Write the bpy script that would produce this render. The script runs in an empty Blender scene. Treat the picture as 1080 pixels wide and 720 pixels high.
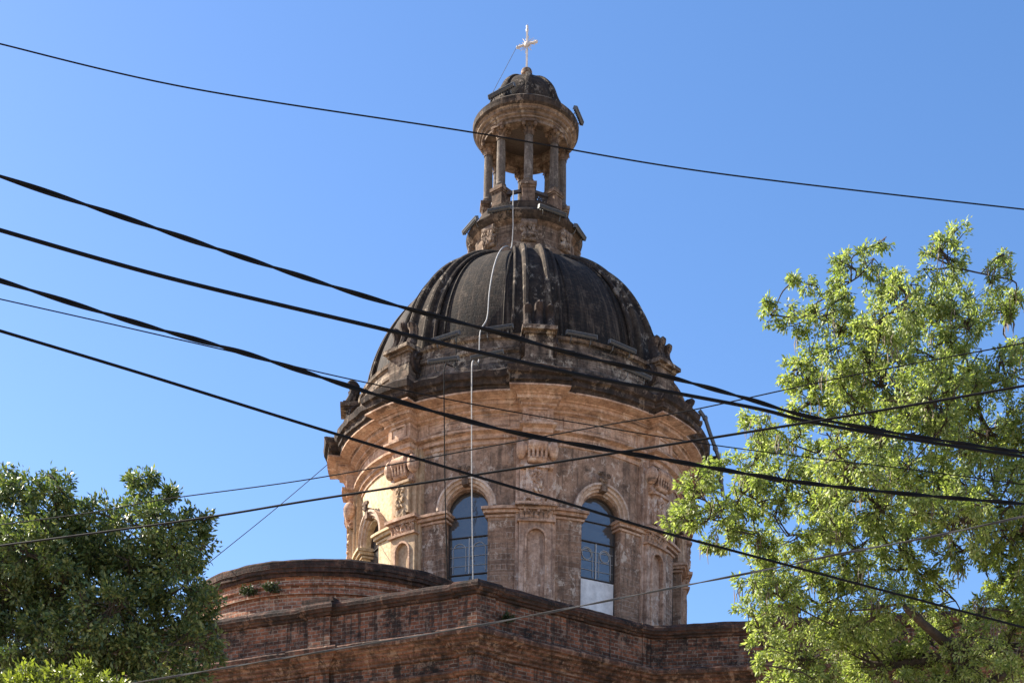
import bpy, bmesh, math, random
import numpy as np
from mathutils import Vector, Matrix, noise
R = math.radians
PI = math.pi
random.seed(7)
rng = np.random.default_rng(12)

# ------------------------------------------------------------------ camera, sky, sun, exposure
sc = bpy.context.scene
F = 1600.0            # focal length in photo pixels (1080 wide)
CX, HOR = 540.0, 1180.0
DIST = 53.333         # camera to the dome's axis; 30 px = 1 m there
ROLL = R(0.8)
CAMZ = 1.6
cam_d = bpy.data.cameras.new('camera')
cam = bpy.data.objects.new('camera', cam_d)
sc.collection.objects.link(cam)
cam.location = (0, -DIST, CAMZ)
cam.rotation_euler = (R(90), -ROLL, 0)
cam_d.sensor_fit = 'HORIZONTAL'
cam_d.sensor_width = 36
cam_d.lens = F / 1080 * 36
cam_d.shift_y = (HOR - 360) / 1080
cam_d.clip_start = 0.1
cam_d.clip_end = 20000
sc.camera = cam

SUN_PHI, SUN_EL = R(-110), R(38)
sdir = Vector((math.sin(SUN_PHI) * math.cos(SUN_EL), -math.cos(SUN_PHI) * math.cos(SUN_EL), math.sin(SUN_EL)))
world = bpy.data.worlds.new('World'); sc.world = world
world.use_nodes = True
wt = world.node_tree
bg = wt.nodes['Background']
sky = wt.nodes.new('ShaderNodeTexSky')
sky.sky_type = 'NISHITA'; sky.sun_disc = False
sky.sun_elevation = SUN_EL
sky.sun_rotation = math.atan2(sdir.x, sdir.y)
sky.air_density = 1.0; sky.dust_density = 0.6; sky.ozone_density = 2.0
hsv = wt.nodes.new('ShaderNodeHueSaturation')
hsv.inputs['Saturation'].default_value = 1.23
hsv.inputs['Value'].default_value = 1.0
wt.links.new(sky.outputs[0], hsv.inputs['Color'])
tint = wt.nodes.new('ShaderNodeMixRGB'); tint.blend_type = 'MULTIPLY'; tint.inputs[0].default_value = 1
tint.inputs[2].default_value = (.97, .895, .94, 1)
wt.links.new(hsv.outputs[0], tint.inputs[1])
wt.links.new(tint.outputs[0], bg.inputs['Color'])
bg.inputs['Strength'].default_value = 0.099
sl = bpy.data.lights.new('sun', 'SUN'); sl.energy = 5.0; sl.angle = R(0.53); sl.color = (1, .93, .80)
so = bpy.data.objects.new('sun', sl); sc.collection.objects.link(so)
so.location = (-40, 20, 60)
so.rotation_euler = sdir.to_track_quat('Z', 'Y').to_euler()
sc.view_settings.view_transform = 'Standard'
sc.view_settings.look = 'None'
sc.view_settings.exposure = 1.40
sc.view_settings.gamma = 1
sc.view_settings.use_curve_mapping = False
sc.render.engine = 'CYCLES'
sc.cycles.max_bounces = 6
sc.cycles.transmission_bounces = 4
sc.cycles.transparent_max_bounces = 8

# ------------------------------------------------------------------ measuring helpers
_cr, _sr = math.cos(ROLL), math.sin(ROLL)
def at(px, py, d):
    """the place that stands at depth d on the sight line of a photo pixel"""
    a, b = (px - CX) / F * d, (HOR - py) / F * d
    return Vector((a * _cr - b * _sr, -DIST + d, CAMZ + a * _sr + b * _cr))
def Zc(yc): return CAMZ + (HOR - yc) / 30.0
def P(r, yc): return (r / 30.0, Zc(yc))
def pol(th, r, z): return (r * math.sin(th), -r * math.cos(th), z)

# ------------------------------------------------------------------ mesh helpers
class MB:
    def __init__(s): s.v = []; s.f = []; s.uv = []
    def face(s, pts, uv=None):
        i = len(s.v); s.v += [tuple(p) for p in pts]; s.f.append(tuple(range(i, i + len(pts))))
        s.uv.append(uv)
    def grid(s, rows, uvs=None, flip=False, closed=False):
        """rows of points -> shared-vertex quads"""
        i0 = len(s.v); n = len(rows[0])
        for r in rows: s.v += [tuple(p) for p in r]
        for a in range(len(rows) - 1):
            for b in range(n - 1 if not closed else n):
                b2 = (b + 1) % n
                q = [i0 + a * n + b, i0 + a * n + b2, i0 + (a + 1) * n + b2, i0 + (a + 1) * n + b]
                u = None
                if uvs: u = [uvs[a][b], uvs[a][b + 1], uvs[a + 1][b + 1], uvs[a + 1][b]]
                if flip: q.reverse(); u = u and u[::-1]
                s.f.append(tuple(q)); s.uv.append(u)
    def box(s, c, size, M=None):
        x, y, z = [k / 2 for k in size]
        p = [Vector((sx * x, sy * y, sz * z)) for sz in (-1, 1) for sy in (-1, 1) for sx in (-1, 1)]
        if M is not None: p = [M @ q for q in p]
        p = [q + Vector(c) for q in p]
        i = len(s.v); s.v += [tuple(q) for q in p]
        for q in ((0, 2, 3, 1), (4, 5, 7, 6), (0, 1, 5, 4), (2, 6, 7, 3), (0, 4, 6, 2), (1, 3, 7, 5)):
            s.f.append(tuple(i + k for k in q)); s.uv.append(None)
    def tube(s, pts, rad, n=6, cap=True):
        pts = [Vector(p) for p in pts]
        if not hasattr(rad, '__len__'): rad = [rad] * len(pts)
        rows = []; up = None
        for k, p in enumerate(pts):
            t = (pts[min(k + 1, len(pts) - 1)] - pts[max(k - 1, 0)])
            if t.length < 1e-9: t = Vector((0, 0, 1))
            t.normalize()
            if up is None:
                up = Vector((0, 0, 1)) if abs(t.z) < .9 else Vector((1, 0, 0))
            a = t.cross(up)
            if a.length < 1e-6: a = t.orthogonal()
            a.normalize(); b = a.cross(t).normalized(); up = b
            rows.append([p + (a * math.cos(2 * PI * q / n) + b * math.sin(2 * PI * q / n)) * rad[k] for q in range(n)])
        i0 = len(s.v)
        s.grid(rows, closed=True)
        if cap:
            m = len(rows) - 1
            s.f.append(tuple(i0 + q for q in range(n))); s.uv.append(None)
            s.f.append(tuple(i0 + m * n + q for q in reversed(range(n)))); s.uv.append(None)
    def lump(s, c, rad, M=None, nu=8, nv=5, jit=0.0):
        rows = []
        for a in range(nv + 1):
            t = PI * a / nv; row = []
            for b in range(nu):
                f = 2 * PI * b / nu
                k = 1 + random.uniform(-jit, jit)
                q = Vector((rad[0] * math.sin(t) * math.cos(f) * k, rad[1] * math.sin(t) * math.sin(f) * k, -rad[2] * math.cos(t)))
                if M is not None: q = M @ q
                row.append(q + Vector(c))
            rows.append(row)
        s.grid(rows, closed=True)
    def lathe(s, prof, n=48, a0=0, a1=2 * PI, c=(0, 0)):
        """prof [(r,z)] bottom to top for an outward wall"""
        rows = []; uvs = []; v = 0; full = abs(a1 - a0 - 2 * PI) < 1e-6
        rm = max(p[0] for p in prof); last = None
        for (r, z) in prof:
            if last: v += math.hypot(r - last[0], z - last[1])
            last = (r, z)
            rows.append([(c[0] + r * math.sin(a0 + (a1 - a0) * k / n), c[1] - r * math.cos(a0 + (a1 - a0) * k / n), z) for k in range(n if full else n + 1)])
            uvs.append([((a0 + (a1 - a0) * k / n) * rm, v) for k in range(n + 1)])
        s.grid(rows, uvs, closed=full)
    def build(s, name, mat, parent=None, smooth=35, base=None, wear=0):
        me = bpy.data.meshes.new(name)
        v = s.v
        if wear:                              # chipped, uneven edges
            v = [tuple(Vector(p) + (noise.noise_vector(Vector(p) * 1.6) + noise.noise_vector(Vector(p) * 5.3) * .7) * wear) for p in v]
        if base is not None: v = [(p[0] - base[0], p[1] - base[1], p[2] - base[2]) for p in v]
        me.from_pydata(v, [], s.f)
        uvl = me.uv_layers.new(name='UVMap')
        co = np.array(v, float); uv = np.zeros((len(me.loops), 2))
        for p in me.polygons:
            u = s.uv[p.index]; ls = p.loop_start
            if u is not None:
                for k, q in enumerate(u): uv[ls + k] = q
            else:
                nrm = p.normal
                if abs(nrm.z) > .8: t = (1, 0); zz = False
                else:
                    L = math.hypot(nrm.x, nrm.y); t = (-nrm.y / L, nrm.x / L); zz = True
                for k, vi in enumerate(p.vertices):
                    x = co[vi]
                    uv[ls + k] = (x[0] * t[0] + x[1] * t[1], x[2] if zz else x[1])
        uvl.data.foreach_set('uv', uv.ravel())
        if smooth:
            me.polygons.foreach_set('use_smooth', [True] * len(me.polygons))
            me.set_sharp_from_angle(angle=R(smooth))
        me.materials.append(mat)
        o = bpy.data.objects.new(name, me); sc.collection.objects.link(o)
        if parent is not None: o.parent = parent
        elif base is not None: o.location = base
        return o

def tag(o, label=None, cat=None, group=None, kind=None):
    if label: o['label'] = label
    if cat: o['category'] = cat
    if group: o['group'] = group
    if kind: o['kind'] = kind
    return o
def empty(name, loc, label=None, cat=None, group=None):
    o = bpy.data.objects.new(name, None); sc.collection.objects.link(o); o.location = loc
    o.empty_display_size = .3
    return tag(o, label, cat, group)
def kids(o): return [c for c in sc.objects if c.parent == o]
def copy_tree(o, parent=None, subst=None):
    c = o.copy(); sc.collection.objects.link(c)
    if parent is not None: c.parent = parent
    if subst and c.data and c.data.name in subst: c.data = subst[c.data.name]
    for ch in kids(o): copy_tree(ch, c, subst)
    return c

# ------------------------------------------------------------------ materials
def newmat(name):
    m = bpy.data.materials.new(name); m.use_nodes = True
    return m, m.node_tree, m.node_tree.nodes['Principled BSDF']
class G:
    """tiny node-graph helper"""
    def __init__(s, nt): s.nt = nt
    def n(s, t, **kw):
        k = s.nt.nodes.new('ShaderNode' + t)
        for a, b in kw.items(): setattr(k, a, b)
        return k
    def link(s, a, b): s.nt.links.new(a, b)
    def put(s, sock, v):
        if isinstance(v, bpy.types.NodeSocket): s.link(v, sock)
        else: sock.default_value = v
    def pos(s, scale=(1, 1, 1)):
        g = s.n('NewGeometry'); m = s.n('VectorMath', operation='MULTIPLY')
        s.link(g.outputs['Position'], m.inputs[0]); m.inputs[1].default_value = scale
        return m.outputs[0]
    def noise(s, vec, scale, detail=5, rough=.6, dist=0):
        k = s.n('TexNoise'); s.put(k.inputs['Vector'], vec); k.inputs['Scale'].default_value = scale
        k.inputs['Detail'].default_value = detail; k.inputs['Roughness'].default_value = rough; k.inputs['Distortion'].default_value = dist
        return k.outputs['Fac']
    def ramp(s, fac, lo, hi):
        k = s.n('MapRange'); s.put(k.inputs['Value'], fac); k.inputs['From Min'].default_value = lo; k.inputs['From Max'].default_value = hi
        return k.outputs[0]
    def mix(s, fac, a, b, mode='MIX'):
        k = s.n('MixRGB', blend_type=mode); s.put(k.inputs[0], fac)
        for i, v in ((1, a), (2, b)):
            if isinstance(v, tuple) and len(v) == 3: v = v + (1,)
            s.put(k.inputs[i], v)
        return k.outputs[0]
    def math(s, op, a, b=0.0):
        k = s.n('Math', operation=op); s.put(k.inputs[0], a); s.put(k.inputs[1], b); return k.outputs[0]

def masonry(name, ca, cb, soot=.5, sootcol=(.03, .024, .02), flake=.25, flakecol=(.45, .36, .28), brick=None, streak=.5, rough=.92, bump=.25, fine=1.0, strata=0.0, merid=0.0):
    """weathered stone, plaster or brick: two tones, soot in blotches, vertical runs and along the courses, pale flaking"""
    m, nt, bs = newmat(name); g = G(nt)
    p = g.pos()
    big = g.noise(p, .55, 6, .62)
    mid = g.noise(p, 2.3 * fine, 9, .70, .5)
    fin = g.noise(p, 9 * fine, 7, .75)
    run = g.noise(g.pos((2.6, 2.6, .20)), 2.2, 7, .68)
    col = g.mix(g.ramp(mid, .36, .64), ca, cb)
    hgt = fin
    if brick:
        bt = g.n('TexBrick'); uv = g.n('UVMap')
        wob = g.n('VectorMath', operation='ADD'); nz = g.n('TexNoise'); nz.inputs['Scale'].default_value = 2.2; nz.inputs['Detail'].default_value = 4
        ce = g.n('VectorMath', operation='SUBTRACT'); g.link(nz.outputs['Color'], ce.inputs[0]); ce.inputs[1].default_value = (.5, .5, .5)
        sc_ = g.n('VectorMath', operation='SCALE'); g.link(ce.outputs[0], sc_.inputs[0]); sc_.inputs['Scale'].default_value = brick.get('wob', .05)
        g.link(p, nz.inputs['Vector']); g.link(uv.outputs[0], wob.inputs[0]); g.link(sc_.outputs[0], wob.inputs[1])
        g.link(wob.outputs[0], bt.inputs['Vector'])
        bt.inputs['Scale'].default_value = 1.0
        bt.inputs['Brick Width'].default_value = brick['w']; bt.inputs['Row Height'].default_value = brick['h']
        bt.inputs['Mortar Size'].default_value = brick.get('m', .012); bt.inputs['Mortar Smooth'].default_value = .3
        bt.inputs['Bias'].default_value = -.1
        for i, c in ((0, brick['a']), (1, brick['b']), (2, brick['c'])): bt.inputs[i + 1].default_value = c + (1,)
        bc = g.mix(g.ramp(mid, .46, .62), bt.outputs['Color'], g.mix(.35, bt.outputs['Color'], cb))
        if 'mask' in brick: col = g.mix(g.ramp(g.noise(p, 1.3, 7, .7), brick['mask'], brick['mask'] + .08), col, bc)
        else: col = g.mix(brick.get('k', 1.0), col, bc)
        hgt = g.math('SUBTRACT', fin, g.math('MULTIPLY', bt.outputs['Fac'], 1.2))
    col = g.mix(g.math('MULTIPLY', g.ramp(fin, .44, .60), .55), col, (.45, .38, .33), 'MULTIPLY')
    if strata:
        st = g.noise(g.pos((.35, .35, 7.5)), 1.6, 6, .72)
        br_ = g.ramp(g.noise(p, 1.4, 6, .7), .42, .58)
        col = g.mix(g.math('MULTIPLY', g.math('MULTIPLY', g.ramp(st, .50, .60), br_), strata), col, sootcol)
        col = g.mix(g.math('MULTIPLY', g.ramp(st, .44, .38), strata * .5), col, flakecol)
    if merid:                                  # run-off lines down the dome's meridians
        uvn = g.n('UVMap'); mv = g.n('VectorMath', operation='MULTIPLY'); g.link(uvn.outputs[0], mv.inputs[0]); mv.inputs[1].default_value = (6.5, .28, 1)
        ml = g.noise(mv.outputs[0], 1.0, 7, .72)
        col = g.mix(g.math('MULTIPLY', g.ramp(ml, .52, .60), merid), col, sootcol)
        col = g.mix(g.math('MULTIPLY', g.ramp(ml, .46, .38), merid * .7), col, flakecol)
    if soot:
        a = g.math('MULTIPLY', g.ramp(g.noise(g.pos((1, 1, 1.5)), 1.25, 11, .80, .15), .60 - .15 * soot, .74 - .15 * soot), min(1, .45 + soot * .6))
        col = g.mix(a, col, sootcol)
    if streak:
        b = g.math('MULTIPLY', g.ramp(run, .51, .59), streak)
        col = g.mix(b, col, sootcol)
    if flake:
        fl = g.math('MULTIPLY', g.ramp(g.noise(g.pos((1, 1, .7)), 3.4 * fine, 10, .78, .3), .54, .58), g.ramp(big, .44, .53))
        col = g.mix(g.math('MULTIPLY', fl, flake), col, flakecol)
    g.link(col, bs.inputs['Base Color'])
    bs.inputs['Specular IOR Level'].default_value = .18
    bs.inputs['Roughness'].default_value = rough
    if bump:
        bp = g.n('Bump'); bp.inputs['Strength'].default_value = bump; bp.inputs['Distance'].default_value = .05
        g.link(hgt, bp.inputs['Height']); g.link(bp.outputs[0], bs.inputs['Normal'])
    return m

BR = dict(w=.30, h=.11, m=.017, wob=.018)
M = {}
M['brick'] = masonry('weathered_dark_brick', (.19, .085, .055), (.085, .048, .036), .95, sootcol=(.026, .021, .018), brick=dict(BR, a=(.36, .14, .075), b=(.075, .038, .027), c=(.30, .235, .185)), flake=.4, flakecol=(.38, .27, .20), streak=.7, bump=.9)
M['coping'] = masonry('sooty_brick_coping', (.085, .05, .038), (.042, .030, .025), .9, sootcol=(.02, .017, .015), flake=.5, flakecol=(.26, .15, .10), streak=.5, strata=.5, brick=dict(BR, a=(.15, .06, .04), b=(.05, .033, .027), c=(.10, .075, .06), k=.5), bump=.6)
M['cornice_brick'] = masonry('moulded_brick_cornice', (.20, .098, .064), (.09, .052, .04), .85, sootcol=(.024, .019, .016), flake=.5, flakecol=(.40, .27, .19), brick=dict(BR, a=(.30, .13, .08), b=(.09, .05, .038), c=(.22, .17, .13), k=.5), streak=.6, strata=.8, bump=.5)
M['turret_brick'] = masonry('orange_brick', (.40, .18, .105), (.26, .125, .08), .45, brick=dict(BR, a=(.50, .20, .11), b=(.17, .07, .048), c=(.50, .38, .29)), flake=.5, flakecol=(.50, .36, .25), streak=.4, strata=.35, bump=.5)
M['plaster'] = masonry('sooty_brown_plaster', (.47, .31, .215), (.235, .155, .11), .58, sootcol=(.045, .036, .031), flake=.8, flakecol=(.60, .49, .40), streak=.5, bump=.35)
M['jamb'] = masonry('plaster_worn_to_brick', (.47, .295, .20), (.26, .163, .108), .46, sootcol=(.04, .031, .027), brick=dict(w=.9, h=.17, m=.010, wob=.14, a=(.34, .21, .14), b=(.19, .12, .085), c=(.46, .36, .28), mask=.44), flake=.8, flakecol=(.60, .48, .38), streak=.4, strata=.35, bump=.5)
M['cream'] = masonry('cream_limewash', (.66, .52, .33), (.60, .45, .28), .08, flake=.2, flakecol=(.75, .65, .48), streak=.12, bump=.15)  # bay plaster lightened to cream: sunlight painted into the colour
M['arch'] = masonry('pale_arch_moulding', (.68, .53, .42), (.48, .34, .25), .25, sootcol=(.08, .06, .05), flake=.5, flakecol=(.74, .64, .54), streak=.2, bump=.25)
M['cream_pier'] = masonry('worn_cream_stucco', (.56, .42, .27), (.48, .32, .20), .15, flake=.3, flakecol=(.65, .54, .4), streak=.25, bump=.25)  # worn pier stucco, paler because the sun on it is painted in
M['stone'] = masonry('tan_moulded_stucco', (.66, .44, .31), (.42, .255, .17), .42, sootcol=(.06, .044, .036), flake=.6, flakecol=(.70, .54, .42), streak=.25, strata=.75, bump=.25)
M['pier'] = masonry('pale_pink_stucco', (.66, .465, .35), (.37, .23, .158), .46, sootcol=(.05, .038, .032), flake=.75, flakecol=(.68, .57, .48), streak=.42, bump=.35)
M['dark'] = masonry('black_lichen_stone', (.085, .058, .045), (.04, .032, .028), .7, sootcol=(.016, .014, .013), flake=.6, flakecol=(.26, .19, .14), streak=.4, strata=.35, bump=.6)
M['attic'] = masonry('streaked_attic_stone', (.30, .215, .155), (.09, .066, .052), .75, sootcol=(.018, .015, .013), flake=.7, flakecol=(.52, .42, .31), streak=.55, strata=1.0, bump=.5)
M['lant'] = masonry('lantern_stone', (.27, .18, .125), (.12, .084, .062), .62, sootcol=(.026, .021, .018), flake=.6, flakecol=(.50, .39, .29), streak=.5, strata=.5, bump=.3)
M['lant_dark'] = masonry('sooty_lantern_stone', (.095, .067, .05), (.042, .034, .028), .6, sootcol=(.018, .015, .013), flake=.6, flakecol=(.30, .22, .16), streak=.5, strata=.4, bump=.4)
M['lant_pale'] = masonry('grey_pink_lantern_stucco', (.30, .215, .16), (.16, .115, .085), .5, sootcol=(.035, .028, .023), flake=.6, flakecol=(.52, .42, .32), streak=.5, strata=.8, bump=.3)
M['shaft'] = masonry('grey_granite_shaft', (.20, .165, .135), (.11, .092, .08), .45, flake=.5, flakecol=(.34, .29, .24), streak=.4, bump=.25, fine=2)
M['rib'] = masonry('dome_rib_stucco', (.070, .050, .036), (.030, .023, .018), .5, sootcol=(.016, .014, .013), flake=.7, flakecol=(.30, .24, .18), streak=.6, bump=.5)
M['rib_pale'] = masonry('limewashed_rib_roll', (.105, .078, .055), (.04, .031, .024), .5, sootcol=(.02, .017, .015), flake=.8, flakecol=(.42, .34, .25), streak=.5, bump=.5)
M['dome'] = masonry('black_slate_tile', (.058, .041, .029), (.022, .017, .014), .45, sootcol=(.013, .012, .011), flake=.45, flakecol=(.125, .092, .066), streak=.3, merid=.85, brick=dict(w=.30, h=.13, m=.014, a=(.054, .038, .027), b=(.021, .017, .014), c=(.010, .008, .007), k=.7), bump=.45, rough=.85)
M['roof'] = masonry('flat_roof_screed', (.22, .2, .18), (.15, .14, .13), .3)

def plain(name, col, rough=.5, metal=0, spec=.5, noise=.0, nscale=20):
    m, nt, bs = newmat(name); g = G(nt)
    if noise:
        f = g.noise(g.pos(), nscale, 5, .6)
        c = g.mix(g.ramp(f, .3, .7), tuple(x * (1 - noise) for x in col), tuple(min(1, x * (1 + noise)) for x in col))
        g.link(c, bs.inputs['Base Color'])
    else: bs.inputs['Base Color'].default_value = col + (1,)
    bs.inputs['Roughness'].default_value = rough; bs.inputs['Metallic'].default_value = metal
    bs.inputs['Specular IOR Level'].default_value = spec
    return m
M['white_metal'] = plain('white_painted_iron', (.56, .50, .45), .5, noise=.25, nscale=9)
M['cable'] = plain('black_cable_sheath', (.010, .010, .011), .75, noise=.3, nscale=6, spec=.12)
M['cable_grey'] = plain('grey_cable_sheath', (.085, .082, .08), .8, noise=.2, nscale=6, spec=.15)
M['pale_cord'] = plain('pale_plastic_conduit', (.42, .40, .37), .6, noise=.25)
M['wood'] = plain('dark_window_wood', (.05, .035, .028), .6, noise=.3)
M['lead'] = plain('grey_glazing_bar', (.42, .42, .42), .5, noise=.2)
M['board'] = plain('whitewashed_board', (.74, .72, .70), .7, noise=.22, nscale=4)
M['alu'] = plain('grey_cast_aluminium', (.13, .13, .13), .6, metal=.4, noise=.25, nscale=15)
M['alu_dark'] = plain('dark_cast_aluminium', (.06, .06, .06), .5, metal=.3, noise=.3, nscale=15)
M['iron'] = plain('rusted_iron', (.06, .045, .038), .7, noise=.4)
M['lens'] = plain('floodlight_glass', (.10, .11, .12), .08, spec=.8)
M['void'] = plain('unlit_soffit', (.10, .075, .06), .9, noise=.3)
m, nt, bs = newmat('old_window_glass'); g = G(nt)
bs.inputs['Base Color'].default_value = (.066, .066, .068, 1); bs.inputs['Roughness'].default_value = .06
bs.inputs['Specular IOR Level'].default_value = 1.0; bs.inputs['IOR'].default_value = 1.62
bp = g.n('Bump'); bp.inputs['Strength'].default_value = .35; bp.inputs['Distance'].default_value = .03
g.link(g.noise(g.pos(), 3.0, 2), bp.inputs['Height']); g.link(bp.outputs[0], bs.inputs['Normal'])
M['glass'] = m

def leafmat(name, cols, trans=.45, gloss=.35):
    m, nt, bs = newmat(name); g = G(nt)
    geo = g.n('NewGeometry')
    cr = g.n('ValToRGB'); els = cr.color_ramp.elements
    while len(els) < len(cols): els.new(.5)
    for k, c in enumerate(cols):
        els[k].position = k / (len(cols) - 1); els[k].color = c + (1,)
    g.link(geo.outputs['Random Per Island'], cr.inputs[0])
    big = g.ramp(g.noise(g.pos(), .55, 3), .35, .65)
    c = g.mix(big, g.mix(.35, cr.outputs[0], cols[0]), cr.outputs[0])
    g.link(c, bs.inputs['Base Color'])
    bs.inputs['Roughness'].default_value = gloss
    bs.inputs['Specular IOR Level'].default_value = .5
    tr = g.n('BsdfTranslucent')
    g.link(g.mix(1.0, c, (1.15, 1.25, .55), 'MULTIPLY'), tr.inputs['Color'])
    mx = g.n('MixShader'); mx.inputs[0].default_value = trans
    g.link(bs.outputs[0], mx.inputs[1]); g.link(tr.outputs[0], mx.inputs[2])
    g.link(mx.outputs[0], nt.nodes['Material Output'].inputs['Surface'])
    return m
M['leaf_light'] = leafmat('light_green_leaf', [(.14, .19, .055), (.27, .33, .10), (.40, .45, .155), (.58, .59, .32)], .5, .5)
M['leaf_dark'] = leafmat('dark_green_leaf', [(.055, .085, .028), (.10, .145, .046), (.165, .215, .066), (.36, .38, .15)], .28, .42)
M['leaf_bush'] = leafmat('yellow_green_leaf', [(.14, .17, .035), (.24, .28, .05), (.36, .37, .09)], .4, .4)
M['leaf_weed'] = leafmat('dull_green_weed', [(.035, .055, .022), (.06, .08, .03)], .2, .6)
M['pod'] = plain('dry_brown_pod', (.16, .12, .085), .8, noise=.4)
M['bark'] = masonry('grey_brown_bark', (.11, .085, .065), (.06, .047, .038), .3, flake=.2, flakecol=(.2, .17, .14), streak=.3, bump=.6, fine=3)

# ------------------------------------------------------------------ ground, road, pavement
def sheet(name, x0, x1, y0, y1, z, mat, n=1):
    mb = MB()
    mb.face([(x0, y0, z), (x1, y0, z), (x1, y1, z), (x0, y1, z)])
    return tag(mb.build(name, mat, smooth=0), kind='structure')
M['ground'] = masonry('dusty_ground', (.46, .36, .25), (.36, .28, .20), .1, flake=.2, streak=0, bump=.3)
M['asphalt'] = masonry('asphalt', (.055, .053, .05), (.04, .04, .04), .1, flake=.1, flakecol=(.12, .12, .11), streak=0, bump=.3, fine=4)
M['paving'] = masonry('concrete_paving', (.36, .33, .29), (.29, .27, .24), .1, flake=.2, streak=0, brick=dict(w=.5, h=.5, m=.012, a=(.36, .33, .29), b=(.30, .28, .25), c=(.18, .17, .15), k=.7))
sheet('ground', -4000, 4000, -4000, 4000, 0, M['ground'])
sheet('road', -300, 300, -DIST + 3.0, -DIST + 11, .004, M['asphalt'])
def kerbed(name, y0, y1):
    mb = MB(); mb.box((0, (y0 + y1) / 2, .065), (600, y1 - y0, .13))
    return tag(mb.build(name, M['paving'], smooth=0), kind='structure')
kerbed('pavement', -DIST - 3, -DIST + 3.0)
kerbed('pavement', -DIST + 11, -DIST + 14.5)

# ------------------------------------------------------------------ the church
church = empty('church', (0, 0, 0), 'old domed brick church with a columned lantern and cross on its black ribbed dome', 'church')
OCT = [R(4.8 + 45 * k) for k in range(-4, 4)]        # directions of the eight piers
BAY = [a + R(22.5) for a in OCT]
HW = R(5.15)

def octring(mb, bay, pier, hw=HW, nb=12, npi=4, rm=6.3):
    """closed ring whose profile steps forward at the eight piers"""
    cols = []
    for a in OCT:
        for k in range(npi + 1): cols.append((a - hw + 2 * hw * k / npi, pier))
        for k in range(nb + 1): cols.append((a + hw + (R(45) - 2 * hw) * k / nb, bay))
    cols.append((OCT[0] + 2 * PI - hw, pier))
    rows = []; uvs = []; v = 0
    for j in range(len(bay)):
        if j: v += math.hypot(bay[j][0] - bay[j - 1][0], bay[j][1] - bay[j - 1][1])
        rj = pier[j][0] * 30; h = (14.5 + .72 * max(-4, rj - 183)) / rj
        cs = []
        for a in OCT + [OCT[0] + 2 * PI]:
            for k in range(npi + 1): cs.append((a - h + 2 * h * k / npi, pier[j][0]))
            for k in range(nb + 1): cs.append((a + h + (R(45) - 2 * h) * k / nb, bay[j][0]))
        cs = cs[:len(OCT) * (npi + nb + 2) + 1]
        rows.append([pol(a, r, bay[j][1]) for a, r in cs])
        uvs.append([(a * rm, v) for a, r in cs])
    mb.grid(rows, uvs)
def prof(pts, dr=0): return [P(r + dr, y) for r, y in pts]

# drum core (closed body behind the bays)
mb = MB(); mb.lathe(prof([(164, 860), (164, 716)]), 72)
drum = mb.build('drum', M['jamb'], church)
# entablature and cornice
ent = [(163, 543), (170.5, 542), (170.5, 538), (173.3, 537.3), (173.3, 533.2), (178, 531.6), (178, 529.4), (173.5, 528.4), (173.5, 515), (177, 513.6), (177, 511.8), (178, 511.4), (182, 509.4), (182, 506.4), (184, 506), (184, 504.9), (188, 504.2), (193.5, 503), (193.5, 501.5)]
mb = MB(); octring(mb, prof(ent, -2.5), prof(ent, 9.5))
entab = mb.build('entablature', M['stone'], drum, wear=.008)
cor = [(191, 503), (196, 501.5), (197, 498.5), (199.5, 497.5), (199.5, 493), (202.5, 491.5), (203.5, 486), (201, 484), (190, 482), (160, 480)]
mb = MB(); octring(mb, prof(cor, -6), prof(cor, 3.5))
mb.build('cornice', M['dark'], drum, wear=.06)
# dentil-like worn teeth under the cornice are left to the masonry; panels in the frieze
mb = MB()
for a in OCT:
    for u0, rr, w, h in [(0, 183.4, 19, 11)]:
        for (du, dz, sw, sh) in ((0, h / 2, w, 2), (0, -h / 2, w, 2), (-w / 2, 0, 2, h), (w / 2, 0, 2, h)):
            t = a + (u0 + du) / rr
            mb.box(pol(t, rr / 30, Zc(521.7) + dz / 30), (sw / 30, .06, sh / 30), Matrix.Rotation(t, 3, 'Z'))
for b in BAY:
    for rr, w, h in [(171.2, 82, 10)]:
        for dz in (h / 2, -h / 2):
            pts = [pol(b + (-w / 2 + w * k / 10) / rr, rr / 30 + .01, Zc(521.7) + dz / 30) for k in range(11)]
            mb.tube(pts, .03, 4)
        for s in (-1, 1):
            t = b + s * w / 2 / rr
            mb.tube([pol(t, rr / 30 + .01, Zc(521.7) + q / 30) for q in (-h / 2, h / 2)], .03, 4)
mb.build('frieze_panel', M['stone'], drum)

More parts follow.
